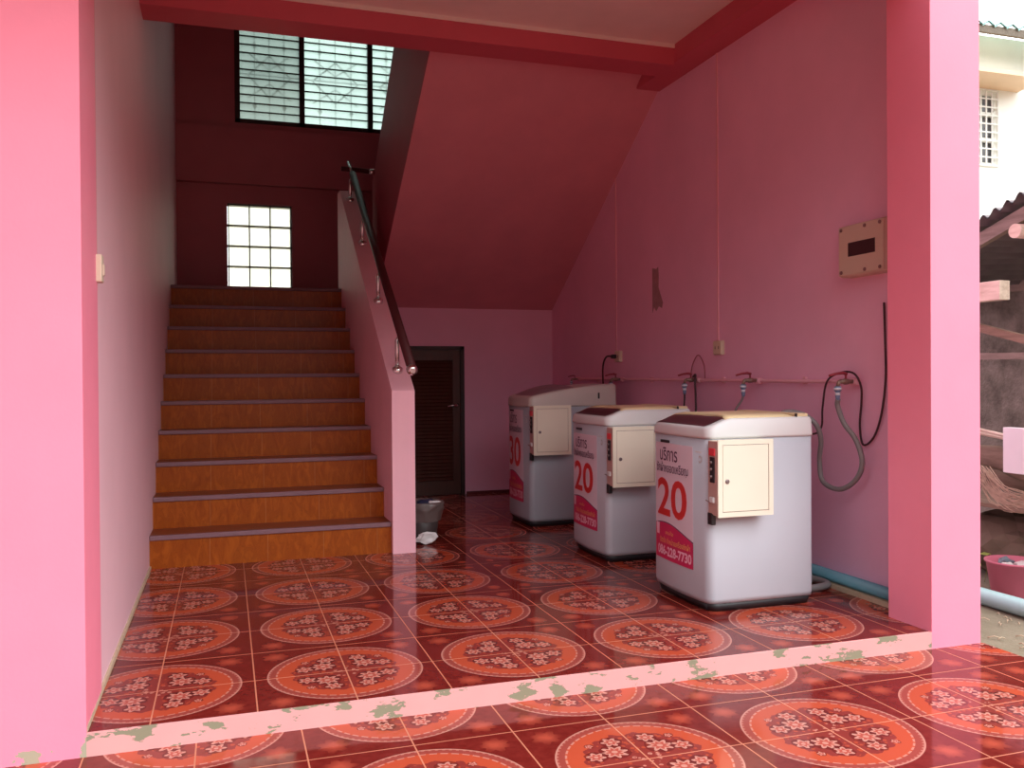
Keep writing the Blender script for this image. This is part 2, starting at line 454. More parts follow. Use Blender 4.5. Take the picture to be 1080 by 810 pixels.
# stairs
def ny(k): return 2.60+.3222*k
def nz(k): return .230+.2285*k
st = MB()
for k in range(10):
    y = ny(k)+.012; z = nz(k); zb = nz(k-1) if k else 0
    y2 = (ny(k+1)+.012) if k < 9 else 5.53
    st.box(XL, 1.08, y, y2+(.02 if k < 9 else 0), max(0, zb-.14 if k else 0), z-.028, 0)
    st.box(XL, 1.08, y-.004, y2, z-.028, z, 1)
so = struct(st.build('staircase', [M['step'], M['tread']]))
for k in range(10):
    y = ny(k); z = nz(k)
    MB().bbox(XL+.002, 1.078, y-.004, y+.034, z-.030, z+.004, .006).build('nosing', M['nosing'], so)

# parapet between the flights
struct(MB().prism([(2.55, 0), (2.55, 1.235), (5.58, 3.36), (5.78, 3.36), (5.78, 0)], 0, 1.08, 1.255).build('parapet', M['parapet']))
# upper flight: sloped soffit slab with its side parapet
def sz(y): return 2.12+.647*(5.65-y)
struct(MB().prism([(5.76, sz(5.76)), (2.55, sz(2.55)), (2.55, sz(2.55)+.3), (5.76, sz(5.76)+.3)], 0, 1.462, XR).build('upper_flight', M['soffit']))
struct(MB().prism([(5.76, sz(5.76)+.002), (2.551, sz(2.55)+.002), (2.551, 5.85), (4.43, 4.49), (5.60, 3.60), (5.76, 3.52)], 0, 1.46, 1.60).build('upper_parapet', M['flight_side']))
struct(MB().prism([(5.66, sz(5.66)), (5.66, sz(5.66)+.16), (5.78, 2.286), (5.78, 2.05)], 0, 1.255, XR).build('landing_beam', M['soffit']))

# door_1 with frame, slats and handle
d = MB(); x0, x1, z0, z1 = DR
d.box(x0, x0+.045, 5.63, 5.70, 0, z1).box(x1-.045, x1, 5.63, 5.70, 0, z1).box(x0, x1, 5.63, 5.70, z1-.04, z1)
do = struct(d.build('door_1', M['darkframe']))
d = MB(); a, b = x0+.048, x1-.048
d.box(a, a+.085, 5.645, 5.68, .005, z1-.043).box(b-.085, b, 5.645, 5.68, .005, z1-.043)
d.box(a+.085, b-.085, 5.646, 5.679, .005, .16).box(a+.085, b-.085, 5.646, 5.679, z1-.16, z1-.043).box(a+.085, b-.085, 5.676, 5.679, .16, z1-.16)
k = .17
while k < z1-.17:
    d.prism([(5.650, k), (5.672, k+.034), (5.676, k+.028), (5.654, k-.006)], 0, a+.085, b-.085); k += .040
d.build('door_leaf', M['door'], do)
hd = MB(); hx = b-.045
hd.lathe([(.026, 5.645), (.026, 5.637), (.012, 5.634), (.012, 5.600)], (hx, 0, 1.015), 14, axis=1)
hd.tube([(hx, 5.603, 1.015), (hx-.05, 5.600, 1.018), (hx-.11, 5.606, 1.005)], .009, 8)
hd.build('door_handle', M['chrome'], do)

# window_1: glass louvres
wf = MB(); ya, yb = YB+.01, YB+.10
for xx in (LW[0], .80-.035, 1.62-.035, LW[1]-.06): wf.box(xx, xx+(.06), ya, yb, LW[2], LW[3])
wf.box(LW[0], LW[1], ya, yb, LW[2], LW[2]+.05).box(LW[0], LW[1], ya, yb, LW[3]-.05, LW[3])
wo1 = struct(wf.build('window_1', M['darkframe']))
cells = [(LW[0]+.06, .765), (.825, 1.585), (1.645, LW[1]-.06)]
for ci, (a, b) in enumerate(cells):
    s1 = MB(); z = LW[2]+.052
    while z < LW[3]-.06:
        s1.prism([(YB+.065, z), (YB+.037, z+.100), (YB+.042, z+.101), (YB+.070, z+.001)], 0, a, b); z += .0985
    s1.build('louvre_panes', M['louvre_dusty'] if ci == 0 else M['louvre'], wo1)
    c1 = MB(); z = LW[2]+.052
    while z < LW[3]-.06:
        c1.box(a, b, YB+.022, YB+.032, z-.008, z+.006); z += .0985
    c1.build('louvre_clips', M['darkframe'], wo1)
    gr = MB(); yy = YB+.125; w_ = b-a; cx = (a+b)/2; t_ = .006
    for fx in (.25, .5, .75): gr.box(a+w_*fx-t_, a+w_*fx+t_, yy, yy+.008, LW[2], LW[3])
    for zz in (LW[2]+.05, LW[2]+.62, LW[3]-.05): gr.box(a, b, yy, yy+.008, zz-t_, zz+t_)
    zc = (LW[2]+LW[3])/2-.03
    for sx in (-1, 1):
        for sz_ in (-1, 1):
            gr.tube([(cx, yy, zc+sz_*.25), (cx+sx*w_*.36, yy, zc)], .009, 5)
            gr.tube([(cx, yy, zc+sz_*.08), (cx+sx*w_*.36, yy, zc+sz_*.27)], .007, 5)
            gr.lathe([(.001, -.05), (.026, 0), (.001, .055)], (cx+sx*w_*.25, yy, zc+sz_*.36), 8)
    gr.build('window_grille', M['darkframe'], wo1)
# window_2: glass blocks
bw = (GB[1]-GB[0]-.024)/3; bh = (GB[3]-GB[2]-.024)/4
gf = MB(); t_ = .0065
for i in range(4): xx = GB[0]+.012+bw*i; gf.box(xx-t_, xx+t_, YB+.02, YB+.12, GB[2], GB[3])
for j in range(5): zz = GB[2]+.012+bh*j; gf.box(GB[0], GB[1], YB+.0205, YB+.1195, zz-t_, zz+t_)
wo2 = struct(gf.build('window_2', M['darkframe']))
for i in range(3):
    for j in range(4):
        xx = GB[0]+.012+bw*i; zz = GB[2]+.012+bh*j
        MB().bbox(xx+t_, xx+bw-t_, YB+.030, YB+.034, zz+t_, zz+bh-t_, .0015).build('glass_block', M['block'], wo2)

# ============================================================ HANDRAIL
def pz(y): return 1.235+.70*(y-2.55)
def rz_(y): return 1.672+.69*(y-2.77)
RX = 1.20
hr = thing('handrail', 'dark red lacquered handrail on steel posts along the sloping pink parapet', 'handrail', (0, 0, 0))
MB().tube([(RX, 2.38, rz_(2.38)), (RX, 5.44, rz_(5.44))], .036, 14).build('rail', M['rail'], hr)
ec = lens(MB().lathe([(.039, -.03), (.042, 0), (.040, .02), (.02, .034)], (0, 0, 0), 16).build('end_cap', M['chrome'], hr), 'polished steel end cap')
ec.location = (RX, 2.37, rz_(2.37)-.005); ec.rotation_euler = (PI/2+.30, 0, 0)
for y in (2.77, 3.64, 4.55, 5.38):
    p = MB().tube([(1.165, y, pz(y)+.01), (1.165, y, rz_(y)-.05), (1.185, y, rz_(y)-.015)], .017, 10).build('post', M['chrome'], hr)
    MB().lathe([(.042, pz(y)-.030), (.042, pz(y)+.020), (.03, pz(y)+.028), (.02, pz(y)+.036)], (1.165, y, 0), 16).build('post_base', M['chrome'], p)
MB().tube([(RX-.10, 5.60, 3.600), (RX+.02, 5.60, 3.600), (1.46, 5.60, 3.585)], .026, 12).build('rail_bend', M['rail'], hr)
MB().tube([(RX-.03, 5.58, 3.67), (RX, 5.42, rz_(5.42))], .014, 10).build('rail_joint', M['chrome'], hr)
lens(MB().lathe([(.028, 1.40), (.031, 1.43), (.031, 1.46)], (0, 5.60, 3.585), 14, axis=0).build('rail_flange', M['chrome'], hr), 'steel flange on the upper flight')

# ============================================================ WASHING MACHINES
def body_mat(name, c):
    return simple(name, c, .38, 0, .45, .03, 3)
M['wm_body'] = body_mat('lilac_grey_enamel', (.50, .50, .555))
M['wm_top'] = body_mat('off_white_top_plastic', (.66, .65, .65))
M['wm_body3'] = body_mat('silver_grey_enamel', (.42, .46, .52))
M['wm_top3'] = body_mat('beige_grey_top_plastic', (.56, .51, .47))
M['wm_panel'] = simple('dark_maroon_control_panel', (.055, .018, .022), .3)
M['wm_lid3'] = simple('mauve_grey_domed_lid', (.24, .15, .18), .35)
M['wm_lid'] = simple('yellowed_cream_lid', (.74, .58, .34), .38)
M['box_cream'] = simple('cream_enamel_coin_box', (.82, .76, .62), .42, 0, .4, .03)
M['box_side'] = simple('brownish_coin_plate', (.52, .33, .29), .45)
M['red_lamp'] = simple('red_coin_button', (.75, .05, .07), .3)
M['steel_slot'] = simple('coin_slot_steel', (.28, .22, .22), .3, .7)
M['st_white'] = simple('sticker_lilac_white', (.72, .62, .70), .45, 0, .4, .03)
M['st_pink'] = simple('sticker_magenta', (.60, .02, .11), .4)
M['st_red'] = simple('sticker_red', (.60, .025, .022), .4)
M['st_navy'] = simple('sticker_dark_violet', (.10, .035, .09), .4)
M['st_yellow'] = simple('sticker_yellow', (.80, .36, .12), .4)
M['st_text'] = simple('sticker_pale_pink', (.85, .50, .62), .4)

def machine(name, label, loc, W, D, HF, HB, mats, sticker_z, digits, rz=0, variant=0, grp=None):
    body, top = mats
    t = thing(name, label, 'washing machine', loc, rz, grp)
    BOW = .017; RF = .055; RB = .03
    def front(y, x0=0):                     # bowed front
        q = (y-W/2)/(W/2-RF); q = max(-1, min(1, q)); return x0+BOW*q*q
    def half(x0=0, dy=0, x1=None):          # from front centre round the y=0 side to the rear centre
        x1 = D if x1 is None else x1; p = []
        for i in range(7):
            y = W/2-(W/2-RF)*i/6; p.append((front(y, x0), y))
        fx = front(RF, x0)
        for i in range(1, 7):
            a = PI/2*i/6; p.append((fx+RF*.9*(1-math.cos(a)), dy+RF-RF*math.sin(a)-(0)))
        for i in range(1, 14): p.append((fx+RF*.9+(x1-RB-fx-RF*.9)*i/13, dy))
        for i in range(1, 5):
            a = PI/2*i/4; p.append((x1-RB+RB*math.sin(a), dy+RB-RB*math.cos(a)))
        p.append((x1, W/2))
        return p
    def ring(h): return h+[(x, W-y) for x, y in h[-2:0:-1]]
    def loft(levels, cap=True):             # levels: (half, z or fn)
        mb = MB(); R = []
        for h, z in levels:
            rg = ring(h); R.append([(x, y, z(x) if callable(z) else z) for x, y in rg])
        n = len(R[0]); vs = [v for r in R for v in r]
        fs = [(i*n+k, i*n+(k+1) % n, (i+1)*n+(k+1) % n, (i+1)*n+k) for i in range(len(R)-1) for k in range(n)]
        mb.add(vs, fs, 0, True)
        for r, base in ((R[-1], (len(R)-1)*n), (R[0], 0)):
            f2 = []
            hn = len(levels[0][0])
            for k in range(hn-1):
                a, b = k, k+1; c, d_ = (n-b) % n, (n-a) % n
                q = [a, b, c, d_]; q2 = []
                for z in q:
                    if z not in q2: q2.append(z)
                if len(q2) > 2: f2.append(q2)
            mb.add(r, f2, 0, False)
        return mb
    Hb = HF-.085
    loft([(half(.03, .02, D-.02), .0), (half(.012, .008, D-.005), .05)]).build('base', M['black'], t)
    loft([(half(.006, .006), .048), (half(0, 0), .075), (half(0, 0), Hb)]).build('cabinet', body, t)
    def prof(x):
        if variant == 0:
            q = max(0, min(1, (x-.01)/.17)); q = q*q*(3-2*q)
            return HF-.018+(HB-HF+.01)*q
        q = max(0, min(1, x/D)); return HF+(HB-HF)*(1-(1-q)**1.8)
    tl = loft([(half(-.004, -.004, D+.003), Hb), (half(-.006, -.005, D+.003), Hb+.015), (half(-.002, -.002), lambda x: prof(x)-.02),
               (half(.006, .006, D-.006), lambda x: prof(x)-.004), (half(.016, .016, D-.015), lambda x: prof(x))])
    tl.build('top_cover', top, t)
    # control panel and lid lie on the cover
    if variant == 0:
        cp = MB(); xs = [.026+(.155)*i/8 for i in range(9)]
        ysn = [.05, W*.2, W*.4, W*.6, W*.8, W-.05]
        vs = [(x+(.02 if 0 < j < 5 else 0)*(1-(2*abs(j-2.5)/5)**2)*0, y, prof(x)+.003) for x in xs for j, y in enumerate(ysn)]
        n = len(ysn); fs = [(i*n+j, i*n+j+1, (i+1)*n+j+1, (i+1)*n+j) for i in range(8) for j in range(n-1)]
        cp.add(vs, fs, 0, True); cp.add([(v[0], v[1], v[2]-.006) for v in vs], fs, 0, True)
        cp.build('control_panel', M['wm_panel'], t)
        ld = MB(); xs = [.17+(D-.28)*i/14 for i in range(15)]
        def lx(i, y):
            e = (2*y/W-1)**2; return xs[i] + (.03-.07*e)*(1-i/14)
        ysn = [.018+(W-.036)*j/8 for j in range(9)]
        up = []; dn = []
        for i in range(15):
            for j, y in enumerate(ysn):
                e = abs(2*j/8-1); x = lx(i, y); dz = .016 if 0 < j < 8 else .004
                z = prof(x)+dz-(.006 if i in (0, 14) else 0); up.append((x, y, z)); dn.append((x, y, prof(x)-.006))
        n = 9; fs = [(i*n+j, i*n+j+1, (i+1)*n+j+1, (i+1)*n+j) for i in range(14) for j in range(8)]
        per = [j for j in range(n)]+[i*n+8 for i in range(1, 15)]+[14*n+j for j in range(7, -1, -1)]+[i*n for i in range(13, 0, -1)]
        ld.add(up, fs, 0, True); ld.add(dn, fs)
        L = len(per); ld.add([up[i] for i in per]+[dn[i] for i in per], [(i, (i+1) % L, L+(i+1) % L, L+i) for i in range(L)])
        ld.build('lid', M['wm_lid'], t)
        hg = MB().bbox(D-.098, D-.02, .022, W-.022, HB-.01, HB+.010, .005)
        hg.build('lid_rear_panel', M['wm_lid'], t)
        MB().box(D-.106, D-.100, .012, .03, HB-.03, HB+.011).build('hinge_gap', M['black'], t)
    else:
        lid = MB(); nx, nyy = 12, 10; vs = []
        for i in range(nx+1):
            for j in range(nyy+1):
                x = .05+(D-.42)*i/nx; y = .05+(W-.1)*j/nyy
                e = math.sin(PI*i/nx)**.6*math.sin(PI*j/nyy)**.5
                vs.append((x, y, prof(x)-.003+.050*e))
        fs = [(i*(nyy+1)+j, i*(nyy+1)+j+1, (i+1)*(nyy+1)+j+1, (i+1)*(nyy+1)+j) for i in range(nx) for j in range(nyy)]
        lid.add(vs, fs, 0, True); lid.build('lid', M['wm_lid3'], t)
        MB().bbox(D*.78, D*.78+.016, -.010, .004, HF-.02, HF+.035, .003).build('side_mark', M['black'], t)
    # small dark maker's badge on the front
    b = MB().bbox(front(W*.72)-.010, front(W*.72)+.004, W*.62, W*.78, HF-.135, HF-.118, .003).build('front_badge', M['black'], t)
    # sticker --------------------------------------------------
    z0, z1 = sticker_z; y0, y1 = .150, W-.050
    def surf(y, z, off): return (front(y)-off, y, z)
    def sheet(pl, nx, off, mat, name, parent):  # pl(u) -> (zlow, zhigh)
        mb = MB(); vs = []
        for i in range(nx+1):
            y = y1+(y0-y1)*i/nx; a, b = pl(i/nx); vs += [surf(y, a, off), surf(y, b, off)]
        n2 = len(vs)
        vs += [(v[0]+off*.9, v[1], v[2]) for v in vs]
        fs = [(2*i, 2*i+2, 2*i+3, 2*i+1) for i in range(nx)]+[(n2+2*i, n2+2*i+1, n2+2*i+3, n2+2*i+2) for i in range(nx)]
        fs += [(2*i, n2+2*i, n2+2*i+2, 2*i+2) for i in range(nx)]+[(2*i+1, 2*i+3, n2+2*i+3, n2+2*i+1) for i in range(nx)]
        fs += [(0, 1, n2+1, n2), (2*nx, n2+2*nx, n2+2*nx+1, 2*nx+1)]
        mb.add(vs, fs, 0, False); return mb.build(name, mat, parent)
    H = z1-z0
    st = sheet(lambda u: (z0, z1), 16, .0012, M['st_white'], 'price_sticker', t)
    st['label'] = 'pink and white price sticker with %s in red' % digits
    wave = lambda u: z0+H*(.285+.045*math.sin(u*PI*1.15+.1)-.05*u)
    sheet(lambda u: (z0, wave(u)+.007), 16, .0018, M['st_navy'], 'sticker_wave_edge', st)
    sheet(lambda u: (z0, wave(u)), 16, .0024, M['st_pink'], 'sticker_wave', st)
    def lettering(txt, uc, zc, w_, h_, mat, bold=0, off=.0032):
        vs, fs = text_mesh(txt, h_, w_, bold)
        if not vs: return
        yc = y1+(y0-y1)*uc
        mb = MB(); n = len(vs)
        top_ = [surf(yc-x, zc+z, off) for x, z in vs]; mb.add(top_, fs)
        mb.build('sticker_lettering', mat, st)
    S = y1-y0
    lettering('บริการ', .40, z0+H*.905, S*.50, H*.115, M['st_navy'], .012)
    lettering('ซักผ้าหยอดเหรียญ', .47, z0+H*.785, S*.86, H*.105, M['st_navy'], .010)
    lettering(digits, .47, z0+H*.535, S*.82, H*.335, M['st_text'], .030, .0028)
    lettering(digits, .47, z0+H*.535, S*.80, H*.325, M['st_red'], .018)
    lettering('สนใจ', .42, z0+H*.235, S*.22, H*.035, M['st_yellow'], .01)
    lettering('ติดต่อ จำหน่ายเครื่องซักผ้า', .54, z0+H*.165, S*.80, H*.055, M['st_yellow'], .01)
    lettering('086-228-7730', .52, z0+H*.075, S*.90, H*.085, M['st_text'], .03)
    bb = MB()
    yb_ = y1+(y0-y1)*.08
    bb.add([surf(yb_+.022, z0+H*.20, .0034), surf(yb_-.018, z0+H*.20, .0034), surf(yb_-.022, z0+H*.30, .0034), surf(yb_+.026, z0+H*.30, .0034)], [(0, 1, 2, 3)])
    bb.build('sticker_cup_picture', M['st_text'], st)
    # small white lettering marks top corner of the cabinet front
    mk = MB(); 
    mk.add([(front(y)-.0015, y, z) for y in (.125, .105, .085, .065) for z in (HF-.168, HF-.160)], [(0, 2, 3, 1), (2, 4, 5, 3), (4, 6, 7, 5)])
    r0, r1 = .012, .022
    ring_v = []
    for k in range(20):
        a = 2*PI*k/20
        for rr in (r0, r1): ring_v.append((front(.08)-.0015, .08+rr*math.cos(a), HF-.205+rr*math.sin(a)))
    mk.add(ring_v, [(2*k, 2*k+1, (2*k+3) % 40, (2*k+2) % 40) for k in range(20)])
    mk.build('cabinet_marking', M['wm_top'], t)
    # coin box --------------------------------------------------
    bx0, bx1, by = .022, .362, -.102; bz0, bz1 = HF-.505, HF-.090
    if variant: bz0, bz1 = HF-.50, HF-.075
    cb = MB().bbox(bx0, bx1, by, .002, bz0, bz1, .004).build('coin_box', M['box_cream'], t)
    cb['label'] = 'cream metal coin box with a lock'
    fr = MB(); wd = .022
    yy0, yy1 = by-.006, by-.0005
    fr.box(bx0-.006, bx1+.006, yy0, yy1, bz0-.005, bz0+wd).box(bx0-.006, bx1+.006, yy0, yy1, bz1-wd, bz1+.005)
    fr.box(bx0-.006, bx0+wd, yy0, yy1, bz0+wd, bz1-wd).box(bx1-wd, bx1+.006, yy0, yy1, bz0+wd, bz1-wd)
    fr.build('box_frame', M['box_cream'], cb)
    MB().bbox(bx0+wd+.003, bx1-wd-.003, by-.005, by+.001, bz0+wd+.003, bz1-wd-.003, .002).build('box_door', M['box_cream'], cb)
    MB().box(bx0+wd+.0005, bx1-wd-.0005, by-.0015, by+.0005, bz0+wd+.0005, bz1-wd-.0005).build('door_gap', M['label_brown'], cb)
    zl = (bz0+bz1)/2-.015
    MB().lathe([(.0125, by-.004), (.0125, by-.009), (.007, by-.011), (.004, by-.010)], (bx0+.052, 0, zl), 16, axis=1).build('lock', M['steel_slot'], cb)
    # coin mechanism on the left side of the box
    MB().bbox(bx0-.006, bx0+.002, by+.008, -.004, bz0+.006, bz1-.004, .002).build('coin_plate', M['box_side'], cb)
    h = bz1-bz0
    MB().bbox(bx0-.014, bx0-.004, by+.022, -.020, bz0+h*.80, bz0+h*.90, .004).build('coin_button', M['red_lamp'], cb)
    MB().bbox(bx0-.012, bx0-.004, by+.028, -.028, bz0+h*.44, bz0+h*.78, .003).build('coin_mechanism', M['black'], cb)
    for zz in (.52, .62, .71): MB().lathe([(.009, 0), (.009, -.010), (.004, -.014)], (bx0-.010, by+.052, bz0+h*zz), 12, axis=0).build('coin_screw', M['steel_slot'], cb)
    MB().bbox(bx0-.018, bx0-.004, by+.03, -.03, bz0+h*.17, bz0+h*.25, .005).build('coin_return', M['wm_top'], cb)
    MB().tube([(bx0-.006, -.025, bz0+h*.17), (bx0-.028, -.012, bz0+h*.20)], .004, 6).build('return_lever', M['steel_slot'], cb)
    MB().bbox(bx0-.010, bx0+.018, -.045, .001, bz0-.055, bz0+.012, .004).build('box_bracket', M['black'], cb)
    return t

WG = None
m1 = machine('washing_machine', 'front washing machine nearest the porch, yellowed cream lid, red 20 on its sticker', (2.43, .295, 0), .67, .715, 1.062, 1.098, (M['wm_body'], M['wm_top']), (.215, .925), '20')
m2 = machine('washing_machine', 'middle washing machine with cream lid and a red 20 on its sticker', (2.445, 1.700, 0), .67, .70, 1.062, 1.098, (M['wm_body'], M['wm_top']), (.205, .90), '20')
m3 = machine('washing_machine', 'rear washing machine with mauve domed lid, red 30 on its sticker', (2.42, 3.29, 0), .64, .86, 1.150, 1.262, (M['wm_body3'], M['wm_top3']), (.205, 1.035), '30', variant=1)

# ============================================================ WATER PIPE, TAPS, HOSES
wp = thing('water_pipe', 'thin pink painted water pipe running along the right wall above the machines', 'pipe')
MB().tube([(3.515, .385, 1.288), (3.515, 2.3, 1.296), (3.515, 4.88, 1.305)], .0125, 12, sub=6).build('pipe_run', M['conduit'], wp)
for y in (.385, 1.40, 2.24, 3.68, 4.75):
    z = 1.288+.0038*(y-.385)
    MB().lathe([(.020, -.03), (.022, -.026), (.022, .026), (.020, .03)], (3.515, y, z), 14, axis=1).build('pipe_fitting', M['conduit'], wp)
for y in (.9, 1.9, 3.1, 4.3):
    MB().box(3.528, 3.551, y-.012, y+.012, 1.272, 1.32).build('pipe_clip', M['conduit'], wp)
def tap(y, label, z=1.297, first=None):
    if first is None:
        t = thing('water_tap', label, 'tap', (3.50, y, z), 0, 'water taps on the pipe')
        MB().lathe([(.012, 0), (.012, -.03), (.017, -.035), (.019, -.065), (.013, -.075), (.012, -.10)], (0, 0, 0), 12, axis=0).build('tap_body', M['brass'], t)
        MB().tube([(-.085, 0, .004), (-.105, 0, -.004), (-.112, 0, -.03)], .012, 10).build('spout', M['brass'], t)
        hl = MB().tube([(-.055, 0, .015), (-.055, 0, .045)], .006, 8)
        hl.tube([(-.050, 0, .045), (-.075, 0, .052), (-.115, .012, .048), (-.160, .018, .036)], [.011, .007], 8)
        hl.build('lever', M['tapred'], t)
        c = MB().lathe([(.016, -.028), (.021, -.032), (.021, -.055), (.0145, -.06), (.0145, -.09), (.010, -.115)], (-.112, 0, 0), 12).build('hose_connector', M['tape_blue'], t)
        MB().lathe([(.0225, -.036), (.0225, -.050)], (-.112, 0, 0), 12).build('white_ring', M['tape'], c)
        MB().lathe([(.0155, -.066), (.0155, -.082)], (-.112, 0, 0), 12).build('hose_clamp', M['tape'], c)
        return t
    t = copy_tree(first); t.location = (3.50, y, z); t['label'] = label; return t
tp = tap(.385, 'tap at the near end of the pipe with the grey looped hose below it', 1.290)
t2 = tap(1.40, 'tap with a red lever above the middle of the front washing machine', 1.296, tp)
t3 = tap(2.24, 'tap with a red lever seen just left of the front machine lid', 1.298, tp)
t4 = tap(3.68, 'tap behind the rear machine, under the socket with the plug', 1.302, tp); t4.rotation_euler = (0, 0, .15)
t5 = tap(4.75, 'tap at the far end of the pipe beside the room corner', 1.305, tp); t5.scale = (.7, .7, .7)

HX = 3.39
hose = MB(); hp = [(HX, .385, 1.185), (HX+.01, .40, 1.14), (3.42, .37, 1.04), (3.45, .30, .94), (3.46, .26, .81), (3.45, .31, .70), (3.43, .43, .635), (3.42, .57, .67), (3.42, .60, .80), (3.40, .56, .93), (3.36, .56, 1.03), (3.30, .62, 1.09), (3.21, .66, 1.10), (3.168, .67, 1.06)]
hose.tube(hp, .0155, 10, sub=6)
tag(hose.build('inlet_hose', M['hose']), 'grey hose hanging in a loop from the near tap to the front machine', 'hose')
tag(MB().tube([(3.532, .158, 1.75), (3.532, .15, 1.52), (3.532, .147, 1.31), (3.530, .18, 1.10), (3.530, .245, .96), (3.530, .335, .91), (3.528, .362, 1.02), (3.526, .345, 1.16), (3.515, .335, 1.262), (3.485, .36, 1.338), (3.480, .47, 1.345), (3.478, .60, 1.29), (3.482, .65, 1.12), (3.48, .66, 1.00), (3.44, .70, .955), (3.32, .78, .99), (3.18, .80, 1.05)], .0065, 8, sub=6).build('power_cable', M['cable']),
    'dark cable dipping in a deep loop between the pink pillar and the near tap', 'cable')
tag(MB().tube([(3.388, 1.40, 1.185), (3.385, 1.42, 1.15), (3.36, 1.45, 1.09), (3.33, 1.52, .95), (3.25, 1.75, .88), (3.175, 1.80, .86)], .008, 8, sub=5).build('inlet_hose', M['hose']),
    'thin grey hose dropping from the tap above the middle of the front machine', 'hose')
tag(MB().tube([(3.388, 2.24, 1.185), (3.386, 2.24, 1.12), (3.36, 2.22, 1.0), (3.30, 2.15, .92), (3.175, 2.10, .90)], .007, 8, sub=5).build('inlet_hose', M['cable']),
    'dark short hose under the tap just left of the front machine lid', 'hose')
tag(MB().tube([(3.50, 2.30, 1.322), (3.475, 2.22, 1.340), (3.46, 2.20, 1.28), (3.46, 2.19, 1.15), (3.44, 2.17, 1.0), (3.35, 2.17, .80), (3.175, 2.18, .60)], .0085, 8, sub=5).build('power_cable', M['cable']),
    'dark cable hanging over the pipe beside the tap left of the front machine', 'cable')
tag(MB().tube([(3.533, 2.40, 1.31), (3.535, 2.37, 1.42), (3.536, 2.28, 1.50), (3.535, 2.19, 1.42), (3.533, 2.17, 1.31)], .0035, 6, sub=6).build('wire_loop', M['tapred']),
    'thin reddish wire arched above the pipe', 'wire')
tag(MB().tube([(3.172, .52, .05), (3.21, .50, .032), (3.32, .50, .030), (3.43, .54, .030), (3.455, .66, .030), (3.40, .76, .032), (3.25, .80, .04), (3.172, .80, .05)], .022, 10, sub=6).build('drain_hose', M['hose']),
    'ribbed grey drain hose curled on the floor behind the front machine', 'hose')
tag(MB().tube([(3.512, -.085, .066), (3.512, 5.55, .066)], .036, 16).build('waste_pipe', M['pipe_blue']), 'blue plastic pipe lying along the foot of the right wall', 'pipe')

# sockets and conduits
def conduit(y, z0, z1, label):
    return tag(MB().bbox(3.542, 3.551, y-.009, y+.009, z0, z1, .002).build('conduit', M['conduit']), label, 'conduit')
conduit(1.992, 1.60, 3.845, 'tall thin pink conduit dropping from the corner beam to a socket')
conduit(3.868, 1.585, sz(3.868)-.004, 'thin pink conduit dropping from the sloping soffit to the socket with the plug')
def socket(y, z, label):
    t = thing('wall_socket', label, 'socket', (3.55, y, z), 0)
    MB().bbox(-.026, .001, -.062, .062, -.055, .055, .005).build('socket_box', M['cream_plastic'], t)
    f = MB().bbox(-.033, -.024, -.056, .056, -.049, .049, .004).build('face_plate', M['cream_plastic'], t)
    for yy in (-.026, .022): MB().box(-.0345, -.032, yy-.002, yy+.004, -.012, .012).build('socket_slot', M['black'], f)
    return t
socket(1.965, 1.548, 'empty cream socket on the wall above the front machine, under the long conduit')
socket(3.80, 1.525, 'cream socket with a black plug, above the rear machine')
pg = thing('power_plug', 'black plug with a cable in the socket above the rear machine', 'plug', (3.515, 3.82, 1.525))
MB().bbox(-.045, .002, -.022, .022, -.020, .020, .008).build('plug_head', M['black'], pg)
MB().tube([(-.04, 0, 0), (-.06, .08, .0), (-.065, .15, -.07), (-.06, .175, -.20), (-.05, .18, -.33), (-.08, .10, -.50), (-.218, .0, -.6)], .009, 8, sub=5).build('plug_cable', M['cable'], pg)

# meter box
mb_ = thing('meter_box', 'beige meter box with a dark window high on the right wall beside the pillar', 'meter box', (3.55, .25, 2.075))
M['meter'] = simple('beige_meter_plastic', (.60, .45, .36), .5)
MB().bbox(-.095, .001, -.20, .20, -.155, .155, .012).build('housing', M['meter'], mb_)
MB().bbox(-.108, -.094, -.192, .192, -.148, .148, .006).build('cover', M['meter'], mb_)
MB().bbox(-.111, -.105, -.125, .105, -.038, .045, .003).build('window', M['wm_panel'], mb_)
for yy in (-.165, .165, -.04):
    for zz in (-.128, .128): MB().lathe([(.011, -.107), (.011, -.113), (.006, -.115)], (0, yy, zz), 10, axis=0).build('screw', M['label_brown'], mb_)
# old sticker remains
mm = MB()
outl = [(.10, 1.90), (.10, 2.30), (.02, 2.285), (-.01, 2.30), (-.02, 2.22), (-.015, 2.12), (-.06, 2.04), (-.095, 1.98), (-.08, 1.93), (-.02, 1.95), (.03, 1.91), (.07, 1.95)]
mm.prism([(3.0+a, b) for a, b in outl], 0, 3.5475, 3.551)
M['rem'] = simple('grey_paper_residue', (.42, .24, .26), .8, 0, .2, .25, 20)
tag(mm.build('torn_paper', M['rem']), 'torn grey paper remains stuck on the pink wall', 'paper')
# small switch on the left wall
sw_ = thing('light_switch', 'small beige switch box on the left wall behind the pillar', 'switch', (XL, .03, 1.80))
MB().bbox(-.001, .032, -.035, .035, -.058, .058, .005).build('switch_box', M['cream_plastic'], sw_)
MB().bbox(.030, .040, -.012, .012, -.030, .018, .003).build('rocker', M['meter'], sw_)
tag(MB().bbox(XL-.001, XL+.009, .032, .046, 1.858, 3.98, .002).build('conduit', M['dirtline']), 'thin cream cable cover running up from the small switch on the left wall', 'conduit')

